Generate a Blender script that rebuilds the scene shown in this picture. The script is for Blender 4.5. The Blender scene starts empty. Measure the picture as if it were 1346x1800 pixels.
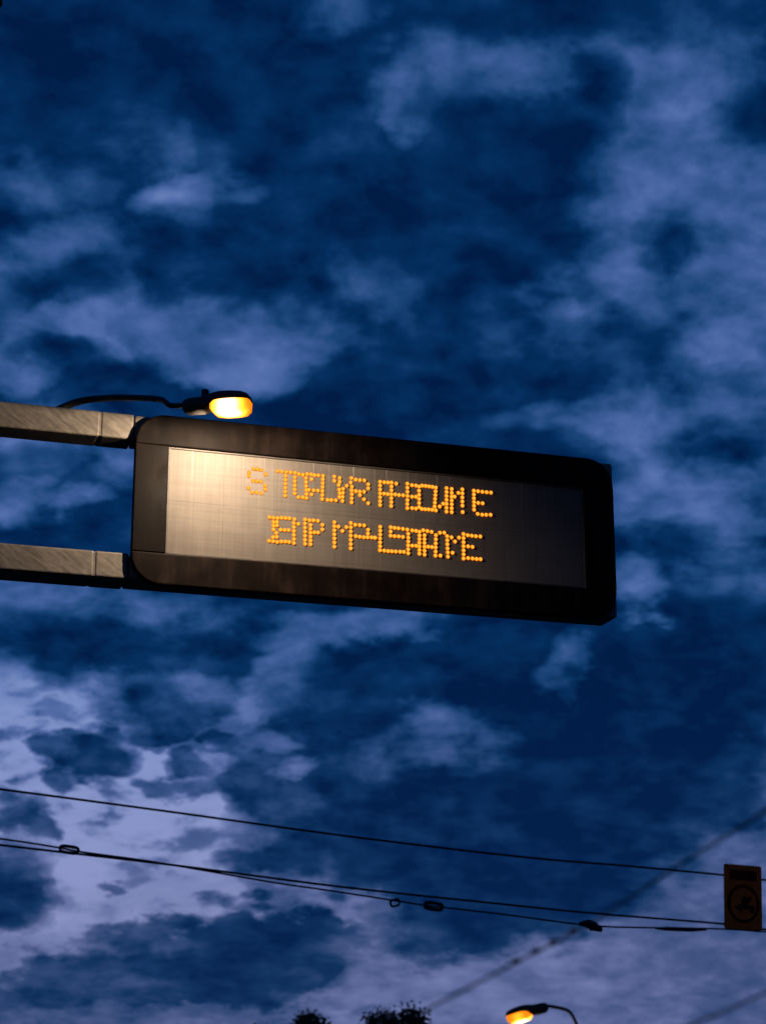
import bpy, bmesh, math, random
from mathutils import Vector, Matrix

R = math.radians
scene = bpy.context.scene
col = scene.collection

# ---------------------------------------------------------------- camera
cam_data = bpy.data.cameras.new('camera')
cam = bpy.data.objects.new('camera', cam_data)
col.objects.link(cam)
cam.location = (0.0, 0.0, 1.6)
cam.rotation_euler = (R(90 + 17.486), 0, 0)
cam_data.sensor_fit = 'VERTICAL'
cam_data.sensor_height = 36.0
cam_data.lens = 71.1
cam_data.clip_start = 0.05
cam_data.clip_end = 6000
cam_data.dof.use_dof = True
cam_data.dof.focus_distance = 13.9
cam_data.dof.aperture_fstop = 2.9
cam_data.dof.aperture_blades = 7
scene.camera = cam

# ---------------------------------------------------------------- view and render
scene.view_settings.view_transform = 'Standard'
scene.view_settings.look = 'None'
scene.view_settings.exposure = 0.0
scene.view_settings.gamma = 1.0
scene.view_settings.use_curve_mapping = False
scene.render.engine = 'CYCLES'
scene.cycles.use_denoising = True
scene.cycles.max_bounces = 6
scene.cycles.use_adaptive_sampling = True
scene.cycles.adaptive_threshold = 0.02
scene.cycles.adaptive_min_samples = 8
scene.cycles.caustics_reflective = False
scene.cycles.caustics_refractive = False

# ---------------------------------------------------------------- dusk sky with broken cloud
CLOUD_PATCHES = [  # azimuth, elevation, half width, half height, tilt (degrees), brightness, edge
    (-8.86, 9.06, 10.39, 7.12, 0, 0.97, 1.21),
    (3.56, 3.88, 14.91, 3.23, 0, 0.66, 1.15),
    (10.35, 6.40, 5.54, 5.52, 25, 0.48, 1.15),
    (-3.54, 6.33, 5.89, 1.48, 0, 0.85, 1.15),
    (10.59, 24.80, 4.87, 7.59, 0, 0.50, 1.10),
    (8.43, 26.35, 3.13, 3.79, 0, 0.46, 1.10),
    (1.39, 29.55, 2.30, 1.79, 0, 0.50, 1.10),
    (0.85, 28.62, 1.15, 0.98, 0, 0.50, 1.10),
    (4.11, 29.49, 3.63, 1.30, 0, 0.46, 1.10),
    (7.35, 29.66, 2.83, 1.78, 0, 0.40, 1.10),
    (-1.25, 31.41, 1.75, 0.88, 20, 0.42, 1.04),
    (5.68, 22.85, 3.47, 1.35, -10, 0.46, 1.06),
    (6.87, 28.99, 1.04, 1.38, 0, 0.11, 1.10),
    (11.67, 28.13, 1.37, 1.45, 0, 0.09, 1.10),
    (9.21, 30.98, 4.91, 0.95, 0, 0.11, 1.06),
    (5.24, 31.13, 5.00, 0.96, 0, 0.07, 1.06),
    (5.68, 28.04, 2.07, 0.98, 0, 0.13, 1.06),
    (3.70, 27.64, 3.78, 1.81, -15, 0.05, 1.10),
    (-10.79, 26.27, 3.29, 0.98, 0, 0.32, 1.04),
    (-7.49, 26.56, 3.72, 1.81, 0, 0.24, 1.00),
    (-5.02, 26.43, 1.59, 0.58, 0, 0.36, 1.02),
    (-6.55, 27.30, 0.94, 0.66, 40, 0.34, 1.02),
    (-6.69, 26.20, 1.58, 0.69, 5, 0.72, 1.08),
    (-6.23, 25.68, 1.12, 0.66, 0, 0.30, 1.00),
    (-11.14, 23.82, 1.98, 1.32, 0, 0.42, 1.04),
    (-9.48, 24.56, 2.00, 0.99, 30, 0.34, 1.02),
    (-10.34, 23.25, 1.62, 0.83, 0, 0.15, 1.04),
    (-8.16, 22.26, 4.70, 1.26, 10, 0.44, 1.06),
    (-9.53, 22.35, 1.08, 0.50, 0, 0.50, 1.04),
    (-8.83, 21.99, 1.62, 0.44, -35, 0.66, 1.06),
    (-8.21, 23.21, 1.64, 1.17, 50, 0.45, 1.00),
    (-5.42, 22.22, 4.02, 1.35, 0, 0.48, 1.06),
    (-3.78, 22.43, 2.20, 1.01, 0, 0.52, 1.04),
    (-4.70, 21.36, 2.00, 0.85, 0, 0.62, 1.06),
    (-3.78, 22.35, 1.10, 0.68, 0, 0.58, 1.04),
    (-6.45, 22.34, 1.09, 1.01, 0, 0.55, 1.02),
    (-1.98, 23.58, 3.33, 1.85, 0, 0.26, 1.02),
    (-2.14, 22.62, 2.21, 1.01, 0, 0.36, 1.02),
    (-11.13, 20.98, 1.59, 1.00, 0, 0.50, 1.06),
    (-9.81, 21.38, 1.96, 0.59, 0, 0.17, 1.02),
    (-4.79, 24.47, 2.78, 1.34, 0, 0.09, 1.02),
    (-8.91, 23.65, 1.45, 0.83, 0, 0.15, 1.02),
    (5.01, 23.67, 1.47, 0.84, 0, 0.28, 1.02),
    (0.47, 23.59, 1.11, 0.67, 0, 0.22, 1.00),
    (6.02, 22.84, 2.37, 0.84, 0, 0.50, 1.06),
    (9.75, 22.02, 2.67, 1.17, 0, 0.54, 1.06),
    (7.53, 21.82, 2.34, 1.51, 0, 0.13, 1.10),
    (10.67, 20.54, 1.93, 1.00, 0, 0.30, 1.04),
    (3.93, 22.26, 2.74, 1.35, 0, 0.17, 1.04),
    (2.19, 20.85, 4.74, 1.19, 0, 0.09, 1.06),
    (8.89, 25.22, 1.46, 0.99, 0, 0.36, 1.00),
    (10.70, 23.85, 1.43, 0.99, 0, 0.40, 1.00),
    (8.97, 23.33, 1.62, 1.00, 0, 0.34, 1.00),
    (8.52, 24.77, 1.09, 0.66, 0, 0.17, 1.00),
    (9.17, 19.03, 4.22, 2.53, 0, 0.42, 1.06),
    (7.26, 19.44, 1.42, 0.68, 0, 0.50, 1.02),
    (5.25, 19.91, 2.34, 0.59, 0, 0.34, 1.02),
    (10.16, 18.82, 1.48, 1.18, 0, 0.13, 1.10),
    (11.10, 19.40, 1.04, 0.84, 0, 0.28, 1.04),
    (8.83, 17.29, 2.79, 1.69, 0, 0.48, 1.06),
    (10.98, 17.50, 1.21, 1.01, 0, 0.30, 1.04),
    (8.29, 16.20, 1.57, 1.18, 0, 0.13, 1.10),
    (10.22, 15.48, 1.88, 1.51, 0, 0.34, 1.04),
    (7.41, 14.95, 1.04, 1.35, 0, 0.46, 1.04),
    (9.20, 14.73, 1.55, 0.84, 0, 0.30, 1.03),
    (10.09, 13.26, 3.90, 2.51, 0, 0.07, 1.15),
    (-9.51, 18.85, 4.58, 1.18, 0, 0.52, 1.08),
    (-9.47, 18.06, 2.11, 1.01, 0, 0.15, 1.10),
    (-10.63, 18.16, 1.22, 0.67, 0, 0.22, 1.10),
    (-8.77, 17.37, 1.05, 0.51, 20, 0.55, 1.04),
    (-10.73, 17.04, 1.73, 0.76, 10, 0.52, 1.08),
    (-8.41, 16.59, 2.27, 0.76, 10, 0.11, 1.10),
    (-10.10, 14.61, 4.46, 1.01, 0, 0.50, 1.09),
    (-3.53, 14.24, 3.51, 0.85, 0, 0.50, 1.09),
    (-8.61, 13.87, 4.82, 1.35, 0, 0.11, 1.33),
    (-4.84, 13.58, 2.44, 1.44, 0, 0.14, 1.27),
    (-6.11, 12.35, 2.24, 1.01, 0, 0.17, 1.27),
    (-5.31, 12.77, 1.04, 0.51, 0, 0.40, 1.06),
    (-1.21, 14.02, 2.99, 0.85, 0, 0.52, 1.09),
    (0.78, 14.43, 2.11, 0.85, 0, 0.45, 1.09),
    (-2.85, 12.65, 1.39, 1.02, 0, 0.55, 1.09),
    (-0.87, 12.34, 3.13, 1.53, 0, 0.13, 1.21),
    (-1.85, 11.22, 2.77, 1.18, 0, 0.17, 1.21),
    (2.42, 12.81, 4.88, 2.04, 0, 0.10, 1.21),
    (4.01, 10.25, 7.36, 4.70, 0, 0.03, 1.27),
    (0.27, 8.69, 4.95, 3.01, 0, 0.05, 1.33),
    (7.09, 10.83, 5.10, 3.85, 30, 0.01, 1.24),
    (2.98, 6.80, 3.20, 2.15, 0, 0.05, 1.33),
    (5.40, 8.18, 3.88, 2.49, 35, 0.02, 1.24),
    (1.10, 11.54, 1.21, 0.85, 0, 0.40, 1.00),
    (2.80, 11.05, 1.38, 0.84, 0, 0.34, 1.00),
    (1.74, 10.58, 1.55, 0.67, 0, 0.30, 1.00),
    (5.39, 13.25, 1.04, 0.68, 40, 0.34, 1.00),
    (5.69, 12.60, 0.52, 0.68, 0, 0.28, 1.00),
    (0.11, 10.59, 1.38, 0.84, 0, 0.30, 1.00),
    (7.57, 14.79, 0.87, 0.68, 0, 0.50, 1.03),
    (1.43, 12.98, 1.05, 0.68, 0, 0.07, 1.03),
    (0.45, 14.11, 1.41, 0.51, 0, 0.50, 1.03),
    (-8.14, 10.56, 1.61, 0.83, 0, 0.13, 1.77),
    (-9.34, 10.81, 0.76, 0.43, 0, 0.25, 1.63),
    (-7.61, 11.32, 0.68, 0.40, 0, 0.30, 1.49),
    (-6.16, 11.40, 1.29, 0.54, 0, 0.22, 1.63),
    (-4.62, 11.38, 0.62, 0.51, 0, 0.22, 1.63),
    (-5.25, 10.63, 0.72, 0.47, 0, 0.30, 1.49),
    (-3.87, 10.85, 0.86, 0.54, 0, 0.26, 1.56),
    (-5.87, 9.87, 1.19, 0.43, 0, 0.48, 1.35),
    (-9.18, 9.75, 0.64, 0.46, 0, 0.32, 1.49),
    (-3.77, 9.93, 1.71, 0.92, 0, 0.17, 1.49),
    (-9.56, 11.86, 1.02, 0.33, 0, 0.60, 1.21),
    (-9.58, 12.25, 1.02, 0.25, 0, 0.60, 1.21),
    (-2.31, 9.63, 2.06, 1.01, 0, 0.15, 1.21),
    (-3.15, 11.05, 1.04, 0.42, 0, 0.50, 1.07),
    (-2.48, 10.26, 0.86, 0.37, 0, 0.50, 1.07),
    (-4.14, 11.99, 0.87, 0.51, 0, 0.60, 1.14),
    (-10.41, 8.71, 1.16, 0.66, 0, 0.24, 1.35),
    (-9.62, 8.42, 0.67, 0.49, 0, 0.32, 1.35),
    (-10.46, 6.70, 1.56, 1.54, 0, 0.22, 1.35),
    (-10.59, 6.24, 0.98, 0.97, 0, 0.09, 1.21),
    (-2.93, 7.71, 1.70, 0.56, 0, 0.13, 1.49),
    (-7.63, 6.80, 0.57, 0.23, 0, 0.45, 1.35),
    (-5.39, 4.60, 6.14, 1.54, 10, 0.14, 1.51),
    (-8.78, 4.07, 4.40, 1.04, 5, 0.22, 1.39),
    (-3.52, 4.95, 3.34, 1.14, 10, 0.07, 1.21),
    (-4.01, 5.71, 1.84, 0.90, 0, 0.09, 1.63),
    (-2.26, 5.57, 1.68, 1.15, -25, 0.09, 1.63),
    (-6.67, 5.54, 1.49, 0.49, 0, 0.25, 1.49),
    (-1.78, 4.65, 1.50, 0.81, 20, 0.13, 1.35),
    (0.27, 5.42, 2.18, 0.90, 0, 0.30, 1.15),
    (1.38, 5.42, 1.17, 0.98, 0, 0.17, 1.21),
    (2.81, 5.88, 1.68, 1.15, 0, 0.07, 1.21),
    (-0.52, 4.50, 1.00, 0.65, 0, 0.60, 1.03),
    (-5.82, 3.44, 6.91, 0.42, 0, 0.42, 1.09),
    (-0.52, 5.73, 0.61, 0.49, 0, 0.50, 1.03),
    (-1.16, 6.35, 2.02, 0.43, 0, 0.70, 1.06),
]


def lin(c):
    out = []
    for v in c[:3]:
        v = v / 255.0
        out.append(v / 12.92 if v <= 0.04045 else ((v + 0.055) / 1.055) ** 2.4)
    return (out[0], out[1], out[2], 1.0)

world = bpy.data.worlds.new('World')
scene.world = world
world.use_nodes = True
wt = world.node_tree
wt.nodes.clear()
world.cycles.sampling_method = 'MANUAL'
world.cycles.sample_map_resolution = 256

class NB:
    """little helper that adds nodes to one tree"""
    def __init__(self, tree):
        self.t = tree
    def n(self, kind, **kw):
        nd = self.t.nodes.new(kind)
        for k, v in kw.items():
            setattr(nd, k, v)
        return nd
    def put(self, sock, v):
        if isinstance(v, bpy.types.NodeSocket):
            self.t.links.new(v, sock)
        elif v is not None:
            sock.default_value = v
    def math(self, op, a, b=None, c=None, clamp=False):
        nd = self.n('ShaderNodeMath', operation=op, use_clamp=clamp)
        for i, v in enumerate((a, b, c)):
            self.put(nd.inputs[i], v)
        return nd.outputs[0]
    def vec(self, op, a, b=None):
        nd = self.n('ShaderNodeVectorMath', operation=op)
        self.put(nd.inputs[0], a)
        if op == 'SCALE':
            self.put(nd.inputs['Scale'], b)
        else:
            self.put(nd.inputs[1], b)
        return nd.outputs[0]
    def vec3(self, a, m, c):
        nd = self.n('ShaderNodeVectorMath', operation='MULTIPLY_ADD')
        self.put(nd.inputs[0], a); self.put(nd.inputs[1], m); self.put(nd.inputs[2], c)
        return nd.outputs[0]
    def dot(self, a, c):
        nd = self.n('ShaderNodeVectorMath', operation='DOT_PRODUCT')
        self.put(nd.inputs[0], a); self.put(nd.inputs[1], c)
        return nd.outputs['Value']
    def noise(self, v, scale, detail=4.0, rough=0.5, dist=0.0):
        nd = self.n('ShaderNodeTexNoise')
        if v is not None:
            self.put(nd.inputs['Vector'], v)
        nd.inputs['Scale'].default_value = scale
        nd.inputs['Detail'].default_value = detail
        nd.inputs['Roughness'].default_value = rough
        nd.inputs['Distortion'].default_value = dist
        return nd
    def ramp(self, fac, stops, interp='LINEAR'):
        nd = self.n('ShaderNodeValToRGB')
        nd.color_ramp.interpolation = interp
        el = nd.color_ramp.elements
        while len(el) < len(stops):
            el.new(0.5)
        for e, (p, c) in zip(el, stops):
            e.position = p
            e.color = c
        self.put(nd.inputs[0], fac)
        return nd.outputs[0]
    def mixf(self, fac, a, b):
        nd = self.n('ShaderNodeMix', data_type='FLOAT', clamp_factor=False)
        self.put(nd.inputs[0], fac); self.put(nd.inputs[2], a); self.put(nd.inputs[3], b)
        return nd.outputs[0]
    def mixc(self, fac, a, b, blend='MIX'):
        nd = self.n('ShaderNodeMix', data_type='RGBA', blend_type=blend)
        self.put(nd.inputs[0], fac); self.put(nd.inputs[6], a); self.put(nd.inputs[7], b)
        return nd.outputs[2]
    def maprange(self, v, a, b, c, d, smooth=False):
        nd = self.n('ShaderNodeMapRange')
        if smooth:
            nd.interpolation_type = 'SMOOTHSTEP'
        self.put(nd.inputs[0], v)
        for i, x in enumerate((a, b, c, d)):
            nd.inputs[1 + i].default_value = x
        return nd.outputs[0]

BILLOW, WISP = 1.12, 0.68

def build_sky():
    b = NB(wt)
    gen = b.n('ShaderNodeTexCoord').outputs['Generated']
    sep = b.n('ShaderNodeSeparateXYZ')
    b.put(sep.inputs[0], gen)
    az = b.math('MULTIPLY', b.math('ARCTAN2', sep.outputs[0], sep.outputs[1]), 57.29578)
    el = b.math('MULTIPLY', b.math('ARCSINE', sep.outputs[2]), 57.29578)
    # ragged edges: the place where the sky is read is pushed about by two turbulences
    # (on a cloud deck seen in perspective, so that cloud far off is smaller and flatter)
    deckdiv = b.n('ShaderNodeCombineXYZ')
    inv = b.math('DIVIDE', 1.0, b.math('ADD', b.math('MAXIMUM', sep.outputs[2], -0.1), 0.38))
    b.put(deckdiv.inputs[0], b.math('MULTIPLY', sep.outputs[0], inv))
    b.put(deckdiv.inputs[1], b.math('MULTIPLY', sep.outputs[1], inv))
    flat = deckdiv.outputs[0]
    w1 = b.noise(flat, 7.0, 2.0, 0.5).outputs['Color']
    w2 = b.noise(flat, 22.0, 6.0, 0.55).outputs['Color']
    off = b.vec('ADD', b.vec('SCALE', b.vec('SUBTRACT', w1, (0.5, 0.5, 0.5)), 1.9),
                b.vec('SCALE', b.vec('SUBTRACT', w2, (0.5, 0.5, 0.5)), b.maprange(el, 6.0, 22.0, 2.0, 1.7)))
    comb = b.n('ShaderNodeCombineXYZ')
    b.put(comb.inputs[0], az); b.put(comb.inputs[1], el)
    pos = b.vec('MULTIPLY', b.vec('ADD', comb.outputs[0], off), (1.0, 1.0, 0.0))
    # broad cover that goes on all round the sky
    cover = b.noise(flat, 3.2, 4.0, 0.55).outputs['Fac']
    wide = b.maprange(cover, 0.40, 0.70, 0.05, 0.32, True)
    f1 = b.noise(flat, 15.0, 8.0, 0.56, 0.25).outputs['Fac']
    f2 = b.noise(flat, 36.0, 7.0, 0.57).outputs['Fac']
    tint = b.maprange(el, 5.0, 15.0, 0.0, 1.0, True)

    shared = {'pos': pos, 'az': az, 'el': el, 'wide': wide, 'f1': f1, 'f2': f2, 'tint': tint}

    def cloudscape(patches, centre):
        """the cloud field with the given patches, as a background (a node group of its own)"""
        tree = bpy.data.node_groups.new('cloud_belt', 'ShaderNodeTree')
        for key in shared:
            tree.interface.new_socket(key, in_out='INPUT', socket_type='NodeSocketVector' if key == 'pos' else 'NodeSocketFloat')
        tree.interface.new_socket('background', in_out='OUTPUT', socket_type='NodeSocketShader')
        g = NB(tree)
        src = g.n('NodeGroupInput').outputs
        v = src['wide']
        if centre:
            inview = g.maprange(g.math('ABSOLUTE', src['az']), 10.0, 17.0, 0.85, 0.0, True)
            v = g.mixf(inview, v, 0.08)
        for (a, e, rx, ry, rot, val, edge) in patches:
            if rot:
                mp = g.n('ShaderNodeMapping', vector_type='TEXTURE')
                g.put(mp.inputs[0], src['pos'])
                mp.inputs['Location'].default_value = (a, e, 0)
                mp.inputs['Rotation'].default_value = (0, 0, R(rot))
                mp.inputs['Scale'].default_value = (rx, ry, 1)
                q = mp.outputs[0]
            else:
                q = g.vec3(src['pos'], (1 / rx, 1 / ry, 0), (-a / rx, -e / ry, 0))
            # squared distance from the middle of the patch, so that it fades softly
            m = g.math('MULTIPLY_ADD', g.dot(q, q), -edge, edge, clamp=True)
            v = g.mixf(m, v, val)
        # billow and wisp: strong in broken cloud, slight in the dark masses and in the clear gaps
        amp = g.ramp(v, [(0.03, (.42, .42, .42, 1)), (0.30, (1, 1, 1, 1)), (0.5, (.95, .95, .95, 1)), (0.8, (.40, .40, .40, 1))])
        amp = g.math('MULTIPLY', amp, g.maprange(src['el'], 4.5, 9.0, 0.8, 1.0, True))
        v = g.math('ADD', v, g.math('MULTIPLY', g.math('SUBTRACT', src['f1'], 0.5), g.math('MULTIPLY', amp, BILLOW)))
        v = g.math('ADD', v, g.math('MULTIPLY', g.math('SUBTRACT', src['f2'], 0.5), g.math('MULTIPLY', amp, WISP)))
        # small ragged tufts drifting through the clear gaps
        tuft = g.maprange(g.math('ADD', g.math('MULTIPLY', src['f1'], 0.72), g.math('MULTIPLY', src['f2'], 0.28)), 0.50, 0.38, 0.0, 1.0, True)
        thick = g.math('MULTIPLY', g.maprange(v, 0.36, 0.72, 0.0, 0.44, True), g.ramp(g.math('DIVIDE', src['el'], 40.0), [(0.14, (.12, .12, .12, 1)), (0.22, (1, 1, 1, 1)), (0.38, (1, 1, 1, 1)), (0.5, (.45, .45, .45, 1))]))
        v = g.math('SUBTRACT', v, g.math('MULTIPLY', tuft, thick))
        low = g.ramp(v, [(0.0, lin((2, 33, 78))), (0.15, lin((19, 53, 99))), (0.30, lin((48, 72, 119))), (0.5, lin((74, 90, 138))),
                         (0.7, lin((102, 114, 164))), (0.88, lin((126, 137, 186))), (1.0, lin((144, 151, 202)))])
        high = g.ramp(v, [(0.0, lin((0, 27, 70))), (0.15, lin((5, 48, 96))), (0.30, lin((28, 71, 124))), (0.5, lin((60, 93, 153))),
                          (0.7, lin((86, 114, 176))), (0.88, lin((110, 135, 192))), (1.0, lin((125, 150, 206)))])
        bg = g.n('ShaderNodeBackground')
        g.put(bg.inputs[0], g.mixc(src['tint'], low, high))
        bg.inputs[1].default_value = 0.95
        g.put(g.n('NodeGroupOutput').inputs[0], bg.outputs[0])
        nd = b.n('ShaderNodeGroup')
        nd.node_tree = tree
        for key, sock in shared.items():
            b.put(nd.inputs[key], sock)
        return nd.outputs[0]

    # the patches are read in belts of height, only to keep the shader quick
    def reach(p):
        r_ = max(p[2], p[3]) if p[4] else p[3]
        return p[1] - r_ - 1.7, p[1] + r_ + 1.7
    cuts = [-90.0, 8.0, 12.5, 16.5, 22.0, 90.0]
    cloudy = None
    for lo, hi in zip(cuts, cuts[1:]):
        belt = cloudscape([p for p in CLOUD_PATCHES if reach(p)[1] > lo and reach(p)[0] < hi], True)
        if cloudy is None:
            cloudy = belt
        else:
            mx = b.n('ShaderNodeMixShader')
            b.put(mx.inputs[0], b.math('GREATER_THAN', el, lo)); b.put(mx.inputs[1], cloudy); b.put(mx.inputs[2], belt)
            cloudy = mx.outputs[0]
    mx = b.n('ShaderNodeMixShader')
    b.put(mx.inputs[0], b.math('GREATER_THAN', b.math('ABSOLUTE', az), 30.0))
    b.put(mx.inputs[1], cloudy); b.put(mx.inputs[2], cloudscape([], False))
    cloudy = mx.outputs[0]
    # clear twilight air behind the cloud
    sky = b.n('ShaderNodeTexSky', sky_type='NISHITA', sun_disc=False)
    sky.sun_elevation = R(2)
    sky.sun_rotation = R(180 + 15)
    sky.altitude = 50
    sky.ozone_density = 4.0
    sky.dust_density = 0.6
    bg2 = b.n('ShaderNodeBackground')
    b.put(bg2.inputs[0], sky.outputs[0]); bg2.inputs[1].default_value = 0.0015
    add = b.n('ShaderNodeAddShader')
    b.put(add.inputs[0], cloudy); b.put(add.inputs[1], bg2.outputs[0])
    out = b.n('ShaderNodeOutputWorld')
    b.put(out.inputs[0], add.outputs[0])
build_sky()

fill_sun_data = bpy.data.lights.new('fill_sun', 'SUN')  # weak warm fill added from behind the camera, browns the hanging sign
fill_sun_data.energy = 0.038
fill_sun_data.angle = R(20)
fill_sun_data.color = (1.0, 0.74, 0.5)
fill_sun = bpy.data.objects.new('fill_sun', fill_sun_data)
col.objects.link(fill_sun)
fill_sun.rotation_euler = (R(88), 0, R(-15))

# ---------------------------------------------------------------- helpers
def tag(o, label, cat, group=None):
    o['label'] = label
    o['category'] = cat
    if group:
        o['group'] = group
    return o

def empty(name, loc=(0, 0, 0), rz=0.0):
    o = bpy.data.objects.new(name, None)
    col.objects.link(o)
    o.empty_display_size = 0.2
    o.location = loc
    o.rotation_euler = (0, 0, rz)
    return o

def link_mesh(name, me, mat, parent=None):
    if mat and not me.materials:
        me.materials.append(mat)
    o = bpy.data.objects.new(name, me)
    col.objects.link(o)
    if parent:
        o.parent = parent
    return o

def build(name, bm, mat, parent=None, smooth=False):
    bmesh.ops.recalc_face_normals(bm, faces=bm.faces)
    me = bpy.data.meshes.new(name)
    bm.to_mesh(me)
    bm.free()
    if smooth:
        for p in me.polygons:
            p.use_smooth = True
    return link_mesh(name, me, mat, parent)

def box(x0, x1, y0, y1, z0, z1, bevel=0.0, seg=2):
    bm = bmesh.new()
    bmesh.ops.create_cube(bm, size=1.0)
    for v in bm.verts:
        v.co = Vector((x0 + (v.co.x + .5) * (x1 - x0), y0 + (v.co.y + .5) * (y1 - y0), z0 + (v.co.z + .5) * (z1 - z0)))
    if bevel:
        bmesh.ops.bevel(bm, geom=bm.edges[:], offset=bevel, segments=seg, profile=0.5, affect='EDGES')
    return bm

def prism(outline, y0, y1, bevel=0.0):
    """outline of (x, z) points given a thickness from y0 (front) to y1"""
    bm = bmesh.new()
    f = bm.faces.new([bm.verts.new((x, y1, z)) for x, z in outline])
    ex = bmesh.ops.extrude_face_region(bm, geom=[f])
    front = [g for g in ex['geom'] if isinstance(g, bmesh.types.BMVert)]
    for v in front:
        v.co.y = y0
    if bevel:
        fs = set(front)
        edges = [e for e in bm.edges if e.verts[0] in fs and e.verts[1] in fs]
        bmesh.ops.bevel(bm, geom=edges, offset=bevel, segments=2, profile=0.5, affect='EDGES')
    return bm

def tube(points, radius, sides=8, bm=None, caps=True):
    """a round bar along points; radius is one number or one for each point"""
    bm = bm or bmesh.new()
    pts = [Vector(p) for p in points]
    rings = []
    for i, p in enumerate(pts):
        t = (pts[min(i + 1, len(pts) - 1)] - pts[max(i - 1, 0)]).normalized()
        ref = Vector((0, 0, 1)) if abs(t.z) < 0.95 else Vector((0, 1, 0))
        a = t.cross(ref).normalized()
        c = t.cross(a).normalized()
        r = radius[i] if isinstance(radius, (list, tuple)) else radius
        rings.append([bm.verts.new(p + a * (r * math.cos(2 * math.pi * k / sides)) + c * (r * math.sin(2 * math.pi * k / sides)))
                      for k in range(sides)])
    for q, s in zip(rings, rings[1:]):
        for k in range(sides):
            bm.faces.new((q[k], q[(k + 1) % sides], s[(k + 1) % sides], s[k]))
    if caps:
        bm.faces.new(rings[0]); bm.faces.new(rings[-1])
    return bm

def spline(points, n=6):
    """Catmull-Rom through the points"""
    P = [Vector(p) for p in points]
    out = []
    for i in range(len(P) - 1):
        a, b_, c, d = P[max(i - 1, 0)], P[i], P[i + 1], P[min(i + 2, len(P) - 1)]
        for k in range(n):
            t = k / n
            out.append(0.5 * ((2 * b_) + (c - a) * t + (2 * a - 5 * b_ + 4 * c - d) * t * t + (3 * b_ - a - 3 * c + d) * t ** 3))
    out.append(P[-1])
    return out

def sections(secs):
    """skin closed cross sections of equal length, ends closed"""
    bm = bmesh.new()
    rings = [[bm.verts.new(p) for p in s] for s in secs]
    n = len(rings[0])
    for q, s in zip(rings, rings[1:]):
        for k in range(n):
            bm.faces.new((q[k], q[(k + 1) % n], s[(k + 1) % n], s[k]))
    bm.faces.new(rings[0]); bm.faces.new(rings[-1])
    return bm

# ---------------------------------------------------------------- materials
def material(name, rough=0.6, metal=0.0, spec=0.5):
    m = bpy.data.materials.new(name)
    m.use_nodes = True
    b = NB(m.node_tree)
    p = m.node_tree.nodes['Principled BSDF']
    p.inputs['Roughness'].default_value = rough
    p.inputs['Metallic'].default_value = metal
    p.inputs['Specular IOR Level'].default_value = spec
    return m, b, p

def bump(b, p, h, strength=0.3, dist=0.01):
    nd = b.n('ShaderNodeBump')
    nd.inputs['Strength'].default_value = strength
    nd.inputs['Distance'].default_value = dist
    b.put(nd.inputs['Height'], h)
    b.put(p.inputs['Normal'], nd.outputs[0])

def obj_coords(b, scale=(1, 1, 1)):
    tc = b.n('ShaderNodeTexCoord').outputs['Object']
    return b.vec('MULTIPLY', tc, scale)

def plain(name, c, rough=0.6, metal=0.0, var=0.35, scale=8.0, spec=0.5):
    m, b, p = material(name, rough, metal, spec)
    nz = b.noise(obj_coords(b), scale, 5.0, 0.6).outputs['Fac']
    lo = tuple(x * (1 - var) for x in c) + (1,)
    hi = tuple(min(1, x * (1 + var)) for x in c) + (1,)
    b.put(p.inputs['Base Color'], b.ramp(nz, [(0.3, lo), (0.7, hi)]))
    return m

def emitter(name, c, strength):
    m = bpy.data.materials.new(name)
    m.use_nodes = True
    nt = m.node_tree
    nt.nodes.clear()
    b = NB(nt)
    e = b.n('ShaderNodeEmission')
    e.inputs[0].default_value = (*c, 1)
    e.inputs[1].default_value = strength
    o = b.n('ShaderNodeOutputMaterial')
    b.put(o.inputs[0], e.outputs[0])
    return m

def bezel_material(name='weathered_dark_paint', light_gain=1.0):
    m, b, p = material(name, 0.55, 0.0, 0.06)
    st = b.noise(obj_coords(b, (14, 14, 1.2)), 1.0, 5.0, 0.6).outputs['Fac']
    cl = b.noise(obj_coords(b, (1, 1, 1)), 5.0, 4.0, 0.6).outputs['Fac']
    v = b.math('ADD', b.math('MULTIPLY', st, 0.55), b.math('MULTIPLY', cl, 0.45))
    tone = lambda r, g, c: (r * light_gain, g * light_gain, c * light_gain, 1)
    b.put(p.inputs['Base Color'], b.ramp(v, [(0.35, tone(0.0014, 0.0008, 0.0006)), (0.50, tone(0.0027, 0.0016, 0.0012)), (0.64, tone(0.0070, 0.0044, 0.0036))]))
    b.put(p.inputs['Roughness'], b.maprange(cl, 0.3, 0.7, 0.45, 0.7))
    bump(b, p, b.noise(obj_coords(b), 60.0, 4.0).outputs['Fac'], 0.12, 0.002)
    return m

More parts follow.
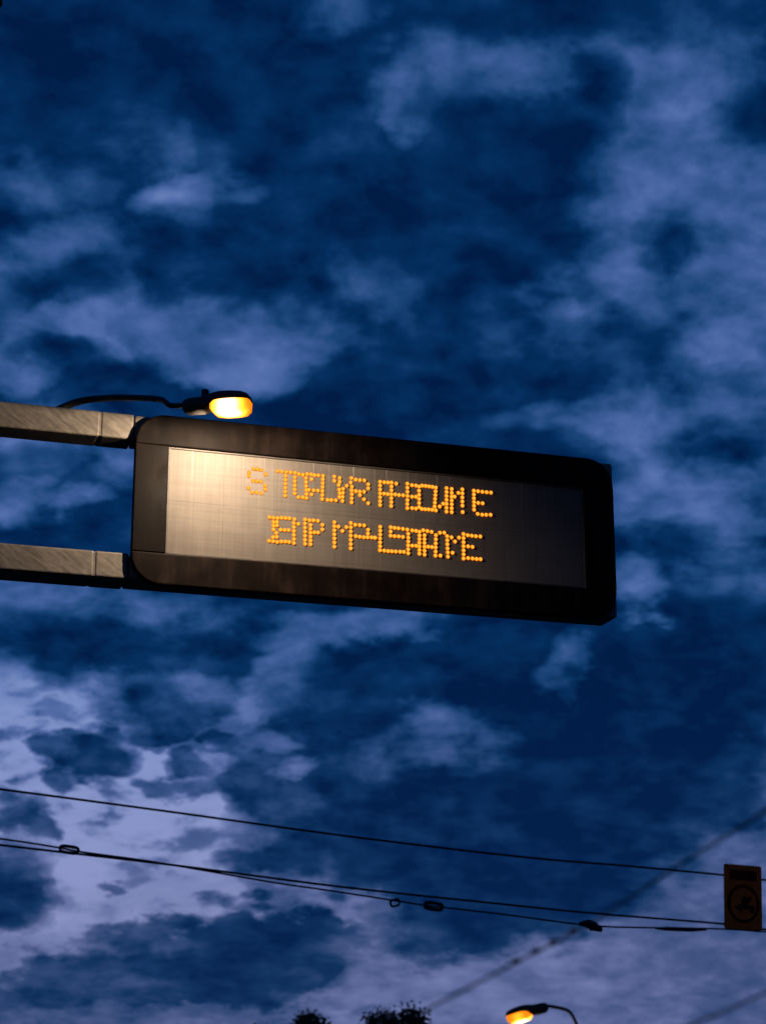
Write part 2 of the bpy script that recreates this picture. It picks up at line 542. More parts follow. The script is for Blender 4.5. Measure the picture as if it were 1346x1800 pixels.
def display_material():
    m, b, p = material('display_face', 0.5, 0.0, 0.05)
    tc = b.n('ShaderNodeTexCoord').outputs['Object']
    st = b.noise(b.vec('MULTIPLY', tc, (26, 1, 1.3)), 1.0, 6.0, 0.6).outputs['Fac']
    cl = b.noise(tc, 4.5, 5.0, 0.6).outputs['Fac']
    hz = b.noise(b.vec('MULTIPLY', tc, (1.2, 1, 40)), 1.0, 4.0, 0.6).outputs['Fac']
    v = b.math('ADD', b.math('ADD', b.math('MULTIPLY', st, 0.4), b.math('MULTIPLY', cl, 0.3)), b.math('MULTIPLY', hz, 0.3))
    colr = b.ramp(v, [(0.36, (0.099, 0.088, 0.078, 1)), (0.5, (0.119, 0.107, 0.095, 1)), (0.66, (0.148, 0.134, 0.120, 1))])
    # the unlit dot matrix
    sx = b.n('ShaderNodeSeparateXYZ'); b.put(sx.inputs[0], tc)
    gx = b.math('SINE', b.math('MULTIPLY', sx.outputs[0], 2 * math.pi / 0.0288))
    gz = b.math('SINE', b.math('MULTIPLY', sx.outputs[2], 2 * math.pi / 0.0288))
    g = b.maprange(b.math('MULTIPLY', gx, gz), -1.0, 1.0, 0.0, 1.0)
    gl = b.maprange(b.math('MAXIMUM', gx, gz), 0.9, 1.0, 0.0, 1.0)
    colr = b.mixc(b.math('MULTIPLY', gl, 0.13), colr, (0.03, 0.028, 0.026, 1))
    colr = b.mixc(b.math('MULTIPLY', g, 0.10), colr, (0.05, 0.048, 0.045, 1))
    # dried runs of water from the top edge
    run = b.noise(b.vec('MULTIPLY', tc, (46, 1, 0.5)), 1.0, 3.0, 0.5).outputs['Fac']
    top = b.maprange(sx.outputs[2], 0.12, 0.37, 0.0, 1.0)
    rm = b.math('MULTIPLY', b.maprange(run, 0.60, 0.72, 0.0, 0.5), top)
    colr = b.mixc(rm, colr, (0.42, 0.40, 0.37, 1))
    sp = b.noise(tc, 38.0, 2.0).outputs['Fac']
    colr = b.mixc(b.maprange(sp, 0.73, 0.78, 0.0, 0.7), colr, (0.03, 0.025, 0.02, 1))
    b.put(p.inputs['Base Color'], colr)
    bump(b, p, gl, 0.15, 0.002)
    return m

def galvanised_material():
    m, b, p = material('galvanised_steel', 0.55, 0.25, 0.4)
    tc = b.n('ShaderNodeTexCoord').outputs['Object']
    rot = b.n('ShaderNodeMapping', vector_type='TEXTURE')
    b.put(rot.inputs[0], tc)
    rot.inputs['Rotation'].default_value = (0, R(33), 0)
    rot.inputs['Scale'].default_value = (0.20, 0.15, 0.035)
    s1 = b.noise(rot.outputs[0], 1.5, 4.0, 0.6, 0.6).outputs['Fac']
    cl = b.noise(tc, 7.0, 4.0, 0.6).outputs['Fac']
    vo = b.n('ShaderNodeTexVoronoi'); vo.inputs['Scale'].default_value = 26.0
    b.put(vo.inputs['Vector'], tc)
    v = b.math('ADD', b.math('ADD', b.math('MULTIPLY', s1, 0.62), b.math('MULTIPLY', cl, 0.3)), b.math('MULTIPLY', vo.outputs['Distance'], 0.12))
    b.put(p.inputs['Base Color'], b.ramp(v, [(0.32, (0.078, 0.068, 0.058, 1)), (0.50, (0.122, 0.110, 0.095, 1)), (0.70, (0.19, 0.174, 0.152, 1))]))
    b.put(p.inputs['Roughness'], b.maprange(s1, 0.3, 0.7, 0.42, 0.7))
    bump(b, p, s1, 0.14, 0.005)
    return m

M_bezel = bezel_material()
M_bezel_lamplit = bezel_material('lamplit_dark_paint', 2.3)  # same paint lightened: lamp light missing on the lower rail, put into the colour
M_display = display_material()
M_galv = galvanised_material()
M_trim = plain('dull_rubber_trim', (0.045, 0.038, 0.034), 0.6, 0, 0.3, 12)
M_dark = plain('dark_metal', (0.015, 0.014, 0.014), 0.5, 0.2, 0.4, 10)
M_wire = plain('tarnished_wire', (0.012, 0.012, 0.013), 0.6, 0.3, 0.4, 3)
M_house = plain('lamp_housing_paint', (0.014, 0.011, 0.010), 0.5, 0.0, 0.3, 9)
M_led = emitter('amber_led', (1.0, 0.39, 0.034), 1.5)
M_led_rim = emitter('amber_led_rim', (1.0, 0.25, 0.006), 1.08)

def refractor_material(name, centre, reach, hot, rim):
    """glowing prismatic bowl: hottest round the discharge tube, amber to its edge"""
    m = bpy.data.materials.new(name)
    m.use_nodes = True
    nt = m.node_tree
    nt.nodes.clear()
    b = NB(nt)
    tc = b.n('ShaderNodeTexCoord').outputs['Object']
    d = b.vec('SUBTRACT', tc, centre)
    ln = b.n('ShaderNodeVectorMath', operation='LENGTH')
    b.put(ln.inputs[0], d)
    k = b.maprange(ln.outputs['Value'], reach * 0.25, reach, 1.0, 0.0, True)
    rib = b.n('ShaderNodeTexWave'); rib.inputs['Scale'].default_value = 18.0; rib.inputs['Distortion'].default_value = 1.0
    b.put(rib.inputs['Vector'], tc)
    c = b.ramp(k, [(0.0, (1.0, 0.23, 0.006, 1)), (0.35, (1.0, 0.34, 0.022, 1)), (0.85, (1.0, 0.60, 0.22, 1))])
    e = b.n('ShaderNodeEmission')
    b.put(e.inputs[0], c)
    s = b.maprange(k, 0.0, 1.0, rim, hot)
    b.put(e.inputs[1], b.math('MULTIPLY', s, b.maprange(rib.outputs['Fac'], 0.0, 1.0, 0.85, 1.1)))
    o = b.n('ShaderNodeOutputMaterial')
    b.put(o.inputs[0], e.outputs[0])
    return m

# ---------------------------------------------------------------- ground and road (below the picture)
def ground():
    m, b, p = material('dry_grass_ground', 0.9)
    tc = obj_coords(b)
    nz = b.noise(tc, 0.7, 8.0, 0.6).outputs['Fac']
    b.put(p.inputs['Base Color'], b.ramp(nz, [(0.3, (0.035, 0.04, 0.02, 1)), (0.7, (0.08, 0.075, 0.045, 1))]))
    bm = bmesh.new()
    bmesh.ops.create_grid(bm, x_segments=8, y_segments=8, size=2500)
    o = build('ground', bm, m)
    o['kind'] = 'structure'
    m2, b2, p2 = material('asphalt', 0.85)
    nz = b2.noise(obj_coords(b2), 3.0, 10.0, 0.7).outputs['Fac']
    b2.put(p2.inputs['Base Color'], b2.ramp(nz, [(0.3, (0.04, 0.04, 0.042, 1)), (0.7, (0.065, 0.064, 0.062, 1))]))
    bm = bmesh.new()
    vs = [bm.verts.new(v) for v in ((-2.5, -60, .004), (9.5, -60, .004), (9.5, 400, .004), (-2.5, 400, .004))]
    bm.faces.new(vs)
    o = build('road', bm, m2)
    o['kind'] = 'structure'
ground()

# ---------------------------------------------------------------- gantry and message sign share one heading
YAW = 0.29559
ORIGIN = Vector((-0.007, 13.315, 5.739))

def on_sign(x, y, z):
    return ORIGIN + Matrix.Rotation(YAW, 3, 'Z') @ Vector((x, y, z))

def gantry():
    g = empty('cantilever_gantry', on_sign(-5.6, 0.145, -5.739), YAW)
    tag(g, 'galvanised steel gantry whose two horizontal beams carry the message sign', 'gantry')
    ox, oz = 5.6, 5.739                       # sign coordinates -> gantry coordinates
    def beam(x0, x1, z0, z1, name='beam_section', dy=0.0, bev=0.014):
        return build(name, box(x0 + ox, x1 + ox, -0.115 + dy, (0.115 if z0 > 0 else 0.170) - dy, z0 + oz, z1 + oz, bev, 3), M_galv, g)
    for (z0, z1) in ((0.419, 0.597), (-0.558, -0.379)):
        beam(-5.45, -1.966, z0, z1)
        beam(-1.959, -1.738, z0, z1)
        beam(-1.732, 1.748, z0 + 0.004, z1 - 0.004, dy=0.004)
        # weld collar at the joint
        beam(-1.970, -1.955, z0 + 0.006, z1 - 0.006, 'joint_band', dy=0.006, bev=0.0)
    post = tube([(0, 0, 0), (0, 0, 3.0), (0, 0, 6.7)], [0.20, 0.185, 0.165], 20)
    build('post', post, M_galv, g, True)
    build('base_plate', box(-0.3, 0.3, -0.3, 0.3, 0.0, 0.035, 0.006), M_galv, g)
gantry()

LED_CHARACTERS = [  # dot centres on the display, millimetres across and up from its middle
    [(-914,278),(-887,279),(-860,276),(-944,249),(-947,224),(-829,248),(-916,192),(-889,193),(-860,193),(-830,168),(-829,140),(-946,139),(-921,110),(-888,112),(-854,111)],
    [(-748,278),(-717,278),(-686,279),(-655,279),(-624,279),(-689,251),(-689,223),(-689,194),(-690,165),(-690,137),(-690,108)],
    [(-624,247),(-624,218),(-624,188),(-624,159),(-624,130),(-598,106),(-566,107)],
    [(-596,272),(-568,269),(-538,278),(-510,279),(-486,275),(-458,276),(-425,276),(-506,244),(-523,166),(-490,165),(-460,166),(-505,134),(-546,248),(-545,219),(-544,190),(-542,162),(-541,133),(-540,105),(-425,251),(-426,222),(-427,194),(-428,165),(-428,137),(-429,108)],
    [(-391,106),(-364,107),(-332,108),(-344,279),(-344,248),(-306,272),(-306,244),(-312,221),(-309,188),(-305,162),(-307,134),(-255,221),(-281,196),(-282,166),(-284,137),(-285,108)],
    [(-222,280),(-226,247),(-218,217),(-220,191),(-218,163),(-219,133),(-220,104),(-191,272),(-161,271),(-129,272),(-101,246),(-101,216),(-190,188),(-162,187),(-131,189),(-160,162),(-131,134),(-101,109)],
    [(-15,273),(-15,245),(-15,216),(-15,188),(-15,160),(-15,131),(-15,103),(15,272),(42,273),(102,271),(13,189),(40,188),(68,275),(67,246),(67,218),(66,189),(66,161),(66,132),(65,104)],
    [(94,191),(122,189),(152,190),(183,278),(183,248),(183,218),(183,188),(183,158),(182,129),(182,99),(216,270),(245,270),(216,186),(244,188),(216,103),(244,102)],
    [(268,265),(268,234),(268,204),(268,174),(268,144),(268,114),(291,274),(316,274),(341,273),(366,272),(287,103),(312,103),(337,104),(363,104),(391,269),(389,241),(387,213),(385,185),(383,157),(381,129),(390,102)],
    [(418,133),(444,156),(470,273),(470,244),(469,215),(469,186),(469,157),(468,128),(468,100)],
    [(508,270),(508,241),(507,213),(507,185),(507,157),(506,128),(506,100),(529,216),(557,246),(587,108),(587,275),(587,245),(586,215),(586,185),(586,155)],
    [(672,273),(672,245),(672,217),(672,189),(672,161),(672,133),(703,272),(735,271),(767,271),(799,271),(703,186),(736,186),(698,105),(731,102),(761,104),(794,107)],
    [(-797,-56),(-769,-57),(-741,-57),(-713,-52),(-686,-51),(-658,-51),(-623,-54),(-769,-87),(-768,-113),(-768,-140),(-770,-194),(-744,-85),(-744,-109),(-748,-162),(-744,-190),(-718,-137),(-690,-136),(-662,-135),(-626,-82),(-626,-110),(-625,-138),(-625,-166),(-624,-195),(-624,-223),(-595,-85),(-797,-222),(-769,-223),(-740,-225),(-711,-220),(-684,-218),(-657,-218)],
    [(-548,-49),(-548,-78),(-548,-107),(-547,-136),(-547,-165),(-547,-194),(-546,-222),(-509,-85),(-509,-112),(-509,-140),(-508,-168),(-508,-195),(-508,-222),(-517,-52),(-489,-50),(-458,-51),(-426,-76),(-426,-109),(-482,-135),(-456,-134)],
    [(-341,-50),(-341,-79),(-341,-108),(-341,-137),(-340,-166),(-340,-195),(-340,-224),(-313,-79),(-284,-107),(-256,-77),(-224,-45),(-224,-76),(-224,-106),(-224,-136),(-224,-166),(-224,-196),(-224,-226)],
    [(-193,-55),(-161,-54),(-129,-54),(-101,-82),(-102,-110),(-189,-136),(-161,-138),(-132,-139),(-105,-137),(-77,-135),(-50,-135)],
    [(-54,-135),(-14,-54),(-14,-82),(-14,-110),(-15,-138),(-15,-166),(-15,-194),(-16,-222),(14,-222),(42,-223),(69,-222),(97,-221),(128,-220),(156,-219)],
    [(61,-50),(61,-81),(60,-111),(89,-52),(117,-53),(149,-54),(181,-56),(89,-112),(119,-111),(149,-112),(188,-86),(188,-114),(188,-142),(187,-170),(187,-198),(187,-226)],
    [(216,-59),(244,-60),(216,-169),(244,-168),(269,-64),(269,-91),(269,-117),(268,-144),(268,-170),(268,-196),(268,-222),(297,-51),(327,-54),(358,-57),(306,-86),(305,-114),(305,-142),(305,-170),(305,-198),(305,-226),(332,-166),(359,-167)],
    [(389,-78),(388,-108),(387,-138),(386,-167),(386,-197),(384,-226),(420,-223),(418,-58),(450,-55),(471,-78),(472,-108),(472,-137),(473,-167),(474,-196),(475,-226),(503,-84),(528,-112),(509,-195)],
    [(558,-81),(591,-52),(591,-82),(591,-112),(590,-141),(590,-171),(590,-200),(589,-230),(622,-58),(652,-59),(682,-60),(715,-59),(624,-139),(656,-140),(623,-224),(655,-224),(685,-225),(714,-224)],
]


def message_sign():
    s = empty('message_sign', ORIGIN, YAW)
    tag(s, 'wide electronic message sign with amber dot lettering in a dark rounded frame', 'sign')
    X0, X1, Z, PX, PZ, RAD = -1.730, 1.722, 0.594, 1.5, 0.376, 0.20
    yf, yb = -0.032, 0.026
    def arc(cx, cz, a0, a1, n=10):
        return [(cx + RAD * math.cos(R(a0 + (a1 - a0) * k / n)), cz + RAD * math.sin(R(a0 + (a1 - a0) * k / n))) for k in range(n + 1)]
    top = [(X0, PZ + .0015), (X1, PZ + .0015)] + arc(X1 - RAD, Z - RAD, 0, 90) + arc(X0 + RAD, Z - RAD, 90, 180)
    build('frame_rail', prism(top, yf, yb, 0.010), M_bezel, s)['label'] = 'upper frame rail with rounded ends, glowing warm under the lamp'
    bot = [(X1, -PZ - .0015), (X0, -PZ - .0015)] + arc(X0 + RAD, -Z + RAD, 180, 270) + arc(X1 - RAD, -Z + RAD, 270, 360)
    build('frame_rail', prism(bot, yf, yb, 0.010), M_bezel_lamplit, s)['label'] = 'lower frame rail streaked with dirt, lamp light painted into its colour'
    build('frame_stile', prism([(X0, -PZ), (-PX - .004, -PZ), (-PX - .004, PZ), (X0, PZ)], yf, yb, 0.006), M_bezel, s)
    build('frame_stile', prism([(PX + .004, -PZ), (X1, -PZ), (X1, PZ), (PX + .004, PZ)], yf, yb, 0.006), M_bezel, s)
    build('back_cover', box(-1.60, 1.60, 0.019, 0.0285, -0.50, 0.50, 0.002, 1), M_dark, s)
    # inner lip round the display
    for (x0, x1, z0, z1) in ((-PX - .003, -PX + .010, -PZ + .001, PZ - .001), (PX - .010, PX + .003, -PZ + .001, PZ - .001),
                             (-PX + .0105, PX - .0105, -PZ + .001, -PZ + .012), (-PX + .0105, PX - .0105, PZ - .012, PZ - .001)):
        build('display_lip', box(x0, x1, -0.012, 0.012, z0, z1, 0.002, 1), M_trim, s)
    # face plates, two rows of eight, their joints open by a couple of millimetres
    rnd = random.Random(4)
    w = (2 * PX - .022) / 8
    for r_ in range(2):
        for c in range(8):
            x = -PX + .011 + c * w
            z = -PZ + .0125 + r_ * (PZ - .0125)
            d = rnd.uniform(-0.0004, 0.0004)
            build('face_plate', box(x + .00025, x + w - .00025, d, 0.018, z + .0003, z + PZ - .0128, 0.0003, 1), M_display, s)
    # lettering: domed lamps, one mesh for each character
    prof = [(0.0, -0.0085), (0.0064, -0.0070), (0.0110, -0.0045), (0.0152, 0.001)]
    for dots in LED_CHARACTERS:
        bm = bmesh.new()
        for (mx, mz) in dots:
            cx, cz = mx / 1000.0, mz / 1000.0
            tip = bm.verts.new((cx, prof[0][1] - .004, cz))
            prev = None
            outer = prof[-1][0]
            for (pr, py) in prof[1:]:
                ring = [bm.verts.new((cx + pr * math.cos(k * math.pi / 4), py - .004, cz + pr * math.sin(k * math.pi / 4))) for k in range(8)]
                for k in range(8):
                    if prev is None:
                        bm.faces.new((tip, ring[k], ring[(k + 1) % 8]))
                    else:
                        bm.faces.new((prev[k], ring[k], ring[(k + 1) % 8], prev[(k + 1) % 8])).material_index = 1 if pr == outer else 0
                prev = ring
        ch = build('led_character', bm, M_led, s, True)
        ch.data.materials.append(M_led_rim)
        ch['kind'] = 'stuff'
message_sign()

# ---------------------------------------------------------------- cobra-head street lamps
def cobra_head(root, scale=1.0, photocell=True, hot=14.0, rim=2.0, power=60.0, light_color=(1.0, 0.745, 0.51), aim=None):
    """head along +X from the arm spigot at x = 0; lens under its far half"""
    k = scale
    def ring(x, w, zt, zb, n=16, e=0.62):
        pts = []
        for i in range(n):
            a = 2 * math.pi * i / n
            cx, cz = math.cos(a), math.sin(a)
            yy = w * math.copysign(abs(cx) ** e, cx)
            zz = (zt if cz > 0 else -zb) * abs(cz) ** e
            pts.append((x * k, yy * k, zz * k))
        return pts
    prof = [(-0.02, .040, .035, .060), (0.00, .062, .048, .085), (0.05, .082, .058, .100), (0.19, .092, .066, .100), (0.25, .105, .080, .080), (0.29, .125, .092, .040), (0.36, .15, .100, .012),
            (0.48, .155, .098, .010), (0.58, .142, .088, .010), (0.64, .118, .066, .010), (0.668, .075, .035, .008)]
    build('housing', sections([ring(*p) for p in prof]), M_house, root, True)
    # refractor bowl
    secs = []
    for (x, w, zt, zb) in [(0.262, .05, .0, .03), (0.275, .10, .0, .075), (0.32, .130, .0, .112), (0.42, .142, .0, .122), (0.54, .142, .0, .122), (0.61, .130, .0, .118), (0.655, .105, .0, .085), (0.668, .06, .0, .04)]:
        secs.append([(p[0], p[1], p[2] - .012 * k) for p in ring(x, w, 0.006, zb, e=0.36)])
    lens_m = refractor_material('lit_refractor', (0.46 * k, -0.05 * k, -0.07 * k), 0.23 * k, hot, rim)
    build('refractor', sections(secs), lens_m, root, True)
    if photocell:
        cell = build('photocell', tube([(0.20 * k, 0, .05 * k), (0.20 * k, 0, .140 * k), (0.20 * k, 0, .152 * k)], [.040 * k, .038 * k, .026 * k], 14), M_house, root)
    ld = bpy.data.lights.new('sodium_light', 'SPOT' if aim else 'POINT')
    ld.energy = power
    ld.color = light_color
    ld.shadow_soft_size = 0.02 * k
    lo = bpy.data.objects.new('sodium_light', ld)
    col.objects.link(lo)
    lo.parent = root
    lo.location = (0.47 * k, 0, -0.154 * k)
    if aim:                                  # the refractor throws its light to one side of the head
        ld.spot_size = R(170)
        ld.spot_blend = 0.35
        lo.rotation_euler = Vector(aim).to_track_quat('-Z', 'Y').to_euler()

def lamp_on_sign():
    # the head reaches out in front of the sign; its arm springs from the top of the upper beam
    ang = R(-27)
    turn = Matrix.Rotation(YAW + ang, 4, 'Z')
    base = on_sign(-1.490, -0.48, 0.508)
    root = empty('sign_lamp', base)
    root.rotation_euler = turn.to_euler()
    tag(root, 'lit amber street lamp on a curved arm above the message sign', 'lamp')
    cobra_head(root, 0.66, True, 9.0, 1.1, 178.0, aim=Matrix.Rotation(-ang, 3, 'Z') @ Vector((-0.104, 0.933, -0.342)))
    inv = (Matrix.Translation(base) @ turn).inverted()
    pts = [inv @ on_sign(*p) for p in ((-2.27, 0.17, 0.604), (-2.11, 0.08, 0.666), (-1.935, -0.06, 0.660), (-1.765, -0.21, 0.626), (-1.63, -0.35, 0.578))] + [Vector((-0.10, 0, 0.004)), Vector((0.02, 0, 0.0))]
    sp = spline(pts, 6)
    build('arm', tube(sp, [0.026 - 0.009 * i / (len(sp) - 1) for i in range(len(sp))], 12), M_dark, root, True)
lamp_on_sign()

# ---------------------------------------------------------------- overhead wires
def wire_strand(name, pts, rad, label, cat='wire', group=None):
    o = build(name, tube(spline(pts, 6), rad, 7), M_wire, None, True)
    tag(o, label, cat, group)
    return o

W1 = [(-6.365, 23.064, 5.786), (-4.567, 24.0, 5.696), (-2.621, 24.936, 5.574), (-0.386, 25.935, 5.412), (1.896, 26.886, 5.281), (3.274, 27.432, 5.242), (4.66, 27.963, 5.188), (5.294, 28.2, 5.148), (7.482, 28.993, 5.064)]
W2 = [(-6.312, 23.064, 5.139), (-4.529, 24.0, 5.033), (-2.6, 24.936, 4.924), (-0.526, 25.872, 4.77), (1.539, 26.746, 4.656), (2.854, 27.276, 4.589), (4.627, 27.963, 4.527), (5.255, 28.2, 4.475), (7.426, 28.993, 4.35)]
W3 = [(-6.319, 23.064, 5.23), (-4.533, 24.0, 5.107), (-3.879, 24.325, 5.046), (-3.648, 24.437, 5.014), (-2.932, 24.78, 4.959), (-2.399, 25.03, 4.902), (-1.372, 25.498, 4.78), (-0.597, 25.841, 4.709), (0.527, 26.325, 4.593), (0.786, 26.434, 4.576), (1.613, 26.777, 4.52), (2.77, 27.245, 4.429), (3.726, 27.62, 4.438), (4.623, 27.963, 4.458), (5.254, 28.2, 4.444), (7.429, 28.993, 4.382)]
wire_strand('overhead_wire', W1, 0.0148, 'topmost of the three near-level overhead wires below the sign')
wire_strand('overhead_wire', W2, 0.0148, 'plain overhead wire without insulators, middle one of the three')
w3 = wire_strand('overhead_wire', W3, 0.012, 'thin lowest overhead wire carrying ring-shaped insulators')

def link_insulator(parent, c, d, half, wide, rr, slats):
    """elongated loop with a window, strung in line with the wire"""
    d = Vector(d).normalized()
    up = Vector((0, 0, 1)); up = (up - d * up.dot(d)).normalized()
    c = Vector(c)
    pts = []
    n = 20
    for i in range(n + 1):
        a = 2 * math.pi * i / n
        x = math.copysign(abs(math.cos(a)) ** 0.6, math.cos(a)) * half
        z = math.copysign(abs(math.sin(a)) ** 0.6, math.sin(a)) * wide
        pts.append(c + d * x + up * z)
    loop = build('strain_insulator', tube(pts, rr, 7), M_wire, parent, True)
    for s in range(slats):
        x = (-0.6 + 1.2 * s / max(1, slats - 1)) * half
        build('shed', tube([c + d * x - up * wide * .98, c + d * x + up * wide * .98], rr * 0.28, 5), M_dark, loop)
dW = Vector((0.93, 0.37, -0.08))
link_insulator(w3, (-3.764, 24.381, 5.030), dW, 0.112, 0.038, 0.020, 6)
link_insulator(w3, (0.652, 26.378, 4.585), dW, 0.125, 0.040, 0.024, 0)
link_insulator(w3, (0.153, 26.166, 4.604), dW + Vector((0, 0, .35)), 0.062, 0.040, 0.016, 0)
def wire_clamp(parent, pts, rad, name='wire_clamp'):
    return build(name, tube(pts, rad, 9), M_wire, parent, True)
wire_clamp(w3, [(2.60, 27.18, 4.445), (2.70, 27.22, 4.452), (2.80, 27.26, 4.42), (2.90, 27.30, 4.375)], [.025, .055, .065, .03])
wire_clamp(w3, [(2.74, 27.23, 4.44), (2.76, 27.23, 4.36)], [.03, .02])
wire_clamp(w3, [(3.66, 27.6, 4.428), (3.80, 27.65, 4.428), (4.15, 27.79, 4.432), (4.38, 27.88, 4.438)], [.012, .028, .03, .012])

D1 = [(3.4934, 3.8, 3.9838), (2.2193, 3.8, 3.1597), (0.7810, 3.8, 2.2473), (0.7213, 3.8, 2.2082), (0.5497, 3.8, 2.1045), (0.3924, 3.8, 2.0038), (0.2434, 3.8, 1.9268), (0.0699, 3.8, 1.8384), (-0.0750, 3.8, 1.7613), (-0.6771, 3.8, 1.4274), (-4.6769, 3.8, 0.0000)]
d1 = wire_strand('stay_wire', D1, 0.0027, 'soft out-of-focus stay wire slanting past the hanging sign, with small clamps', 'wire', None)
for (x, z) in ((0.351, 1.985), (0.314, 1.965), (0.281, 1.949), (0.244, 1.930)):
    wire_clamp(d1, [(x - .008, 3.8, z - .004), (x - .003, 3.8, z - .0015), (x + .003, 3.8, z + .0015), (x + .008, 3.8, z + .004)], [.002, .0065, .0065, .002])
wire_strand('stay_wire', [(4.3153, 3.8, 3.4186), (1.8751, 3.8, 2.3768), (0.7017, 3.8, 1.8734), (0.5579, 3.8, 1.8146), (-0.0739, 3.8, 1.5414), (-4.6769, 3.8, 0.0000)], 0.0025,
            'faint out-of-focus stay wire crossing the lower corner below the hanging sign', 'wire')

# ---------------------------------------------------------------- hanging traffic sign on the span wires
def hanging_sign():
    c = Vector((4.905, 28.0, 4.455))
    s = empty('hanging_sign', c, R(14))
    s.rotation_euler = (0, R(2.5), R(14))
    tag(s, 'small upright orange-brown traffic sign hanging on the overhead wires', 'traffic sign')
    mf = plain('faded_orange_sign', (0.80, 0.12, 0.018), 0.8, 0, 0.3, 6, 0.02)
    mk = plain('black_sign_print', (0.10, 0.014, 0.004), 0.8, 0, 0.3, 6, 0.02)
    W, H = 0.275, 0.875
    def rr(w0, w1, z0, z1, r=0.03, n=4):
        o = []
        for (cx, cz, a0) in ((w1 - r, z0 + r, -90), (w1 - r, z1 - r, 0), (w0 + r, z1 - r, 90), (w0 + r, z0 + r, 180)):
            for k in range(n + 1):
                a = R(a0 + 90 * k / n)
                o.append((cx + r * math.cos(a), cz + r * math.sin(a)))
        return o
    build('sign_plate', prism(rr(-W, W, 0, H), -0.012, 0.012, 0.003), mf, s)
    build('word_band', prism(rr(-0.20, 0.20, 0.665, 0.80, 0.012), -0.016, -0.0125), mk, s)
    # prohibition ring
    bm = bmesh.new()
    n = 36
    cz, ro, ri = 0.345, 0.235, 0.195
    vo = [bm.verts.new((ro * math.cos(2 * math.pi * k / n), -0.0155, cz + ro * 1.12 * math.sin(2 * math.pi * k / n))) for k in range(n)]
    vi = [bm.verts.new((ri * math.cos(2 * math.pi * k / n), -0.0155, cz + ri * 1.12 * math.sin(2 * math.pi * k / n))) for k in range(n)]
    for k in range(n):
        bm.faces.new((vo[k], vo[(k + 1) % n], vi[(k + 1) % n], vi[k]))
    ex = bmesh.ops.extrude_face_region(bm, geom=bm.faces[:])
    for g in ex['geom']:
        if isinstance(g, bmesh.types.BMVert):
            g.co.y = -0.0125
    build('ring', bm, mk, s)
    # bent arrow inside the ring
    arrow = [(-0.135, 0.305), (-0.03, 0.225), (-0.03, 0.275), (0.095, 0.275), (0.095, 0.225), (0.155, 0.225), (0.155, 0.335), (0.06, 0.335),
             (0.12, 0.40), (0.12, 0.445), (0.0, 0.445), (-0.03, 0.385), (-0.03, 0.335)]
    build('arrow', prism(arrow, -0.0165, -0.0125), mk, s)
    for z in (0.13, 0.74):
        for x in (-0.15, 0.15):
            build('wire_hanger', box(x - .02, x + .02, 0.0125, 0.06, z - .05, z + .05, 0.004, 1), M_dark, s)
hanging_sign()

# ---------------------------------------------------------------- far street lamp
def far_lamp():
    base = Vector((4.50, 55.0, 5.02))
    root = empty('street_lamp', (5.47, 55.0, 0.0))
    tag(root, 'distant lit street lamp on a bent arm beside the tree tops', 'street lamp')
    head = empty('lamp_head', (0, 0, 0), R(180 - 8))
    head.parent = root
    head.location = (-1.16, 0, 5.22)
    head.rotation_euler = (R(6), R(14), R(180 - 20))
    cobra_head(head, 1.66, False, 11.0, 1.2, 60.0)
    build('arm', tube(spline([(-1.26, 0, 5.23), (-0.95, 0, 5.19), (-0.62, 0, 5.11), (-0.46, 0, 4.95), (-0.24, 0, 4.45), (0, 0, 4.0)], 5), 0.045, 10), M_dark, root, True)
    build('pole', tube([(0, 0, 0), (0, 0, 4.05)], [0.11, 0.075], 14), M_dark, root, True)
far_lamp()

# ---------------------------------------------------------------- trees
def foliage_material():
    m, b, p = material('dusk_foliage', 0.7)
    nz = b.noise(obj_coords(b), 1.4, 4.0).outputs['Fac']
    b.put(p.inputs['Base Color'], b.ramp(nz, [(0.3, (0.022, 0.035, 0.014, 1)), (0.7, (0.05, 0.072, 0.03, 1))]))
    return m
M_leaf = foliage_material()
M_bark = plain('bark', (0.06, 0.045, 0.035), 0.9, 0, 0.4, 12)

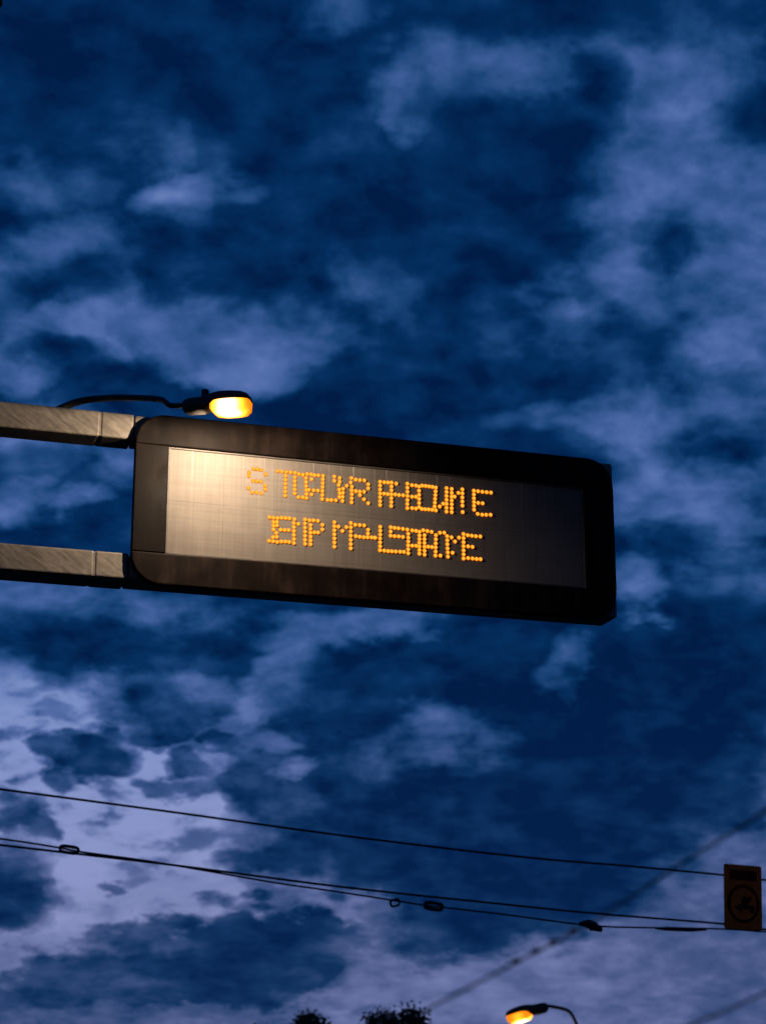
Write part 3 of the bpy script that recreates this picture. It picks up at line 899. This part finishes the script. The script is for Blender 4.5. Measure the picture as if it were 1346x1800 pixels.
def tree(loc, height, spread, seed, leaves, label, spires):
    rnd = random.Random(seed)
    t = empty('tree', loc)
    tag(t, label, 'tree', 'trees along the bottom edge')
    bm = bmesh.new()
    tube([(0, 0, 0), (0.05, 0.02, height * .3), (0, 0, height * .62), (0.03, 0, height * .9)], [height * .03, height * .024, height * .014, height * .004], 9, bm)
    tips = []
    for i in range(26):
        z0 = height * rnd.uniform(.28, .80)
        a = rnd.uniform(0, 2 * math.pi)
        reach = spread * rnd.uniform(.45, 1.0) * (1.05 - max(0, z0 / height - .35))
        tip = Vector((math.cos(a) * reach, math.sin(a) * reach, z0 + height * rnd.uniform(.05, .2)))
        mid = Vector((tip.x * .5, tip.y * .5, z0 + (tip.z - z0) * .35))
        tube([(0, 0, z0), mid, tip], [height * .010, height * .006, height * .002], 5, bm)
        tips.append(tip); tips.append((mid + tip) / 2)
    for (sx, sz) in spires:
        tip = Vector((sx, rnd.uniform(-.3, .3), sz))
        tube([(sx * .4, 0, sz - height * .35), (sx * .8, 0, sz - height * .16), tip], [height * .009, height * .005, height * .001], 5, bm)
        for q in (0.0, 0.25, .55, .9, 1.3):
            tips.append(Vector((sx * (1 - .1 * q) + rnd.uniform(-.15, .15), rnd.uniform(-.4, .4), sz - q)))
    build('trunk', bm, M_bark, t, True)
    bm = bmesh.new()
    for i in range(leaves):
        c = rnd.choice(tips)
        s = spread * .17
        p = c + Vector((rnd.gauss(0, s), rnd.gauss(0, s), rnd.gauss(0, s * .75) - s * .3))
        L = rnd.uniform(.05, .12)
        d = Vector((rnd.uniform(-1, 1), rnd.uniform(-1, 1), rnd.uniform(-.6, .9))).normalized()
        e = d.cross(Vector((rnd.uniform(-1, 1), rnd.uniform(-1, 1), rnd.uniform(-1, 1)))).normalized() * (L * .45)
        bm.faces.new((bm.verts.new(p - d * L), bm.verts.new(p + e), bm.verts.new(p + d * L), bm.verts.new(p - e)))
    build('crown', bm, M_leaf, t)
tree((0.37, 80.0, 0.0), 6.4, 1.35, 3, 15000, 'widest dark tree top, beside the lower end of the slanting wire', [(-.75, 6.35), (-.2, 6.5), (.3, 6.45), (.75, 6.6), (1.05, 6.4)])
tree((-2.62, 79.0, 0.0), 6.3, 1.0, 8, 10000, 'narrow pointed dark tree top between the two other tree tops', [(-.35, 6.4), (0.0, 6.45), (.4, 6.1)])
tree((-4.75, 81.0, 0.0), 6.0, 1.0, 11, 5000, 'lowest tree top, barely showing under the dark cloud', [(-.2, 6.0), (.2, 6.05)])

# ---------------------------------------------------------------- end of a hanging cable in the top corner
hc = build('hanging_cable', tube([(-3.035, 14.0, 12.6), (-3.03, 14.0, 10.40), (-3.03, 14.0, 10.36), (-3.03, 14.0, 10.20), (-3.03, 14.0, 10.185)], [.012, .012, .034, .034, .02], 10), M_dark)
tag(hc, 'dark blunt end of a hanging cable in the top corner', 'cable')
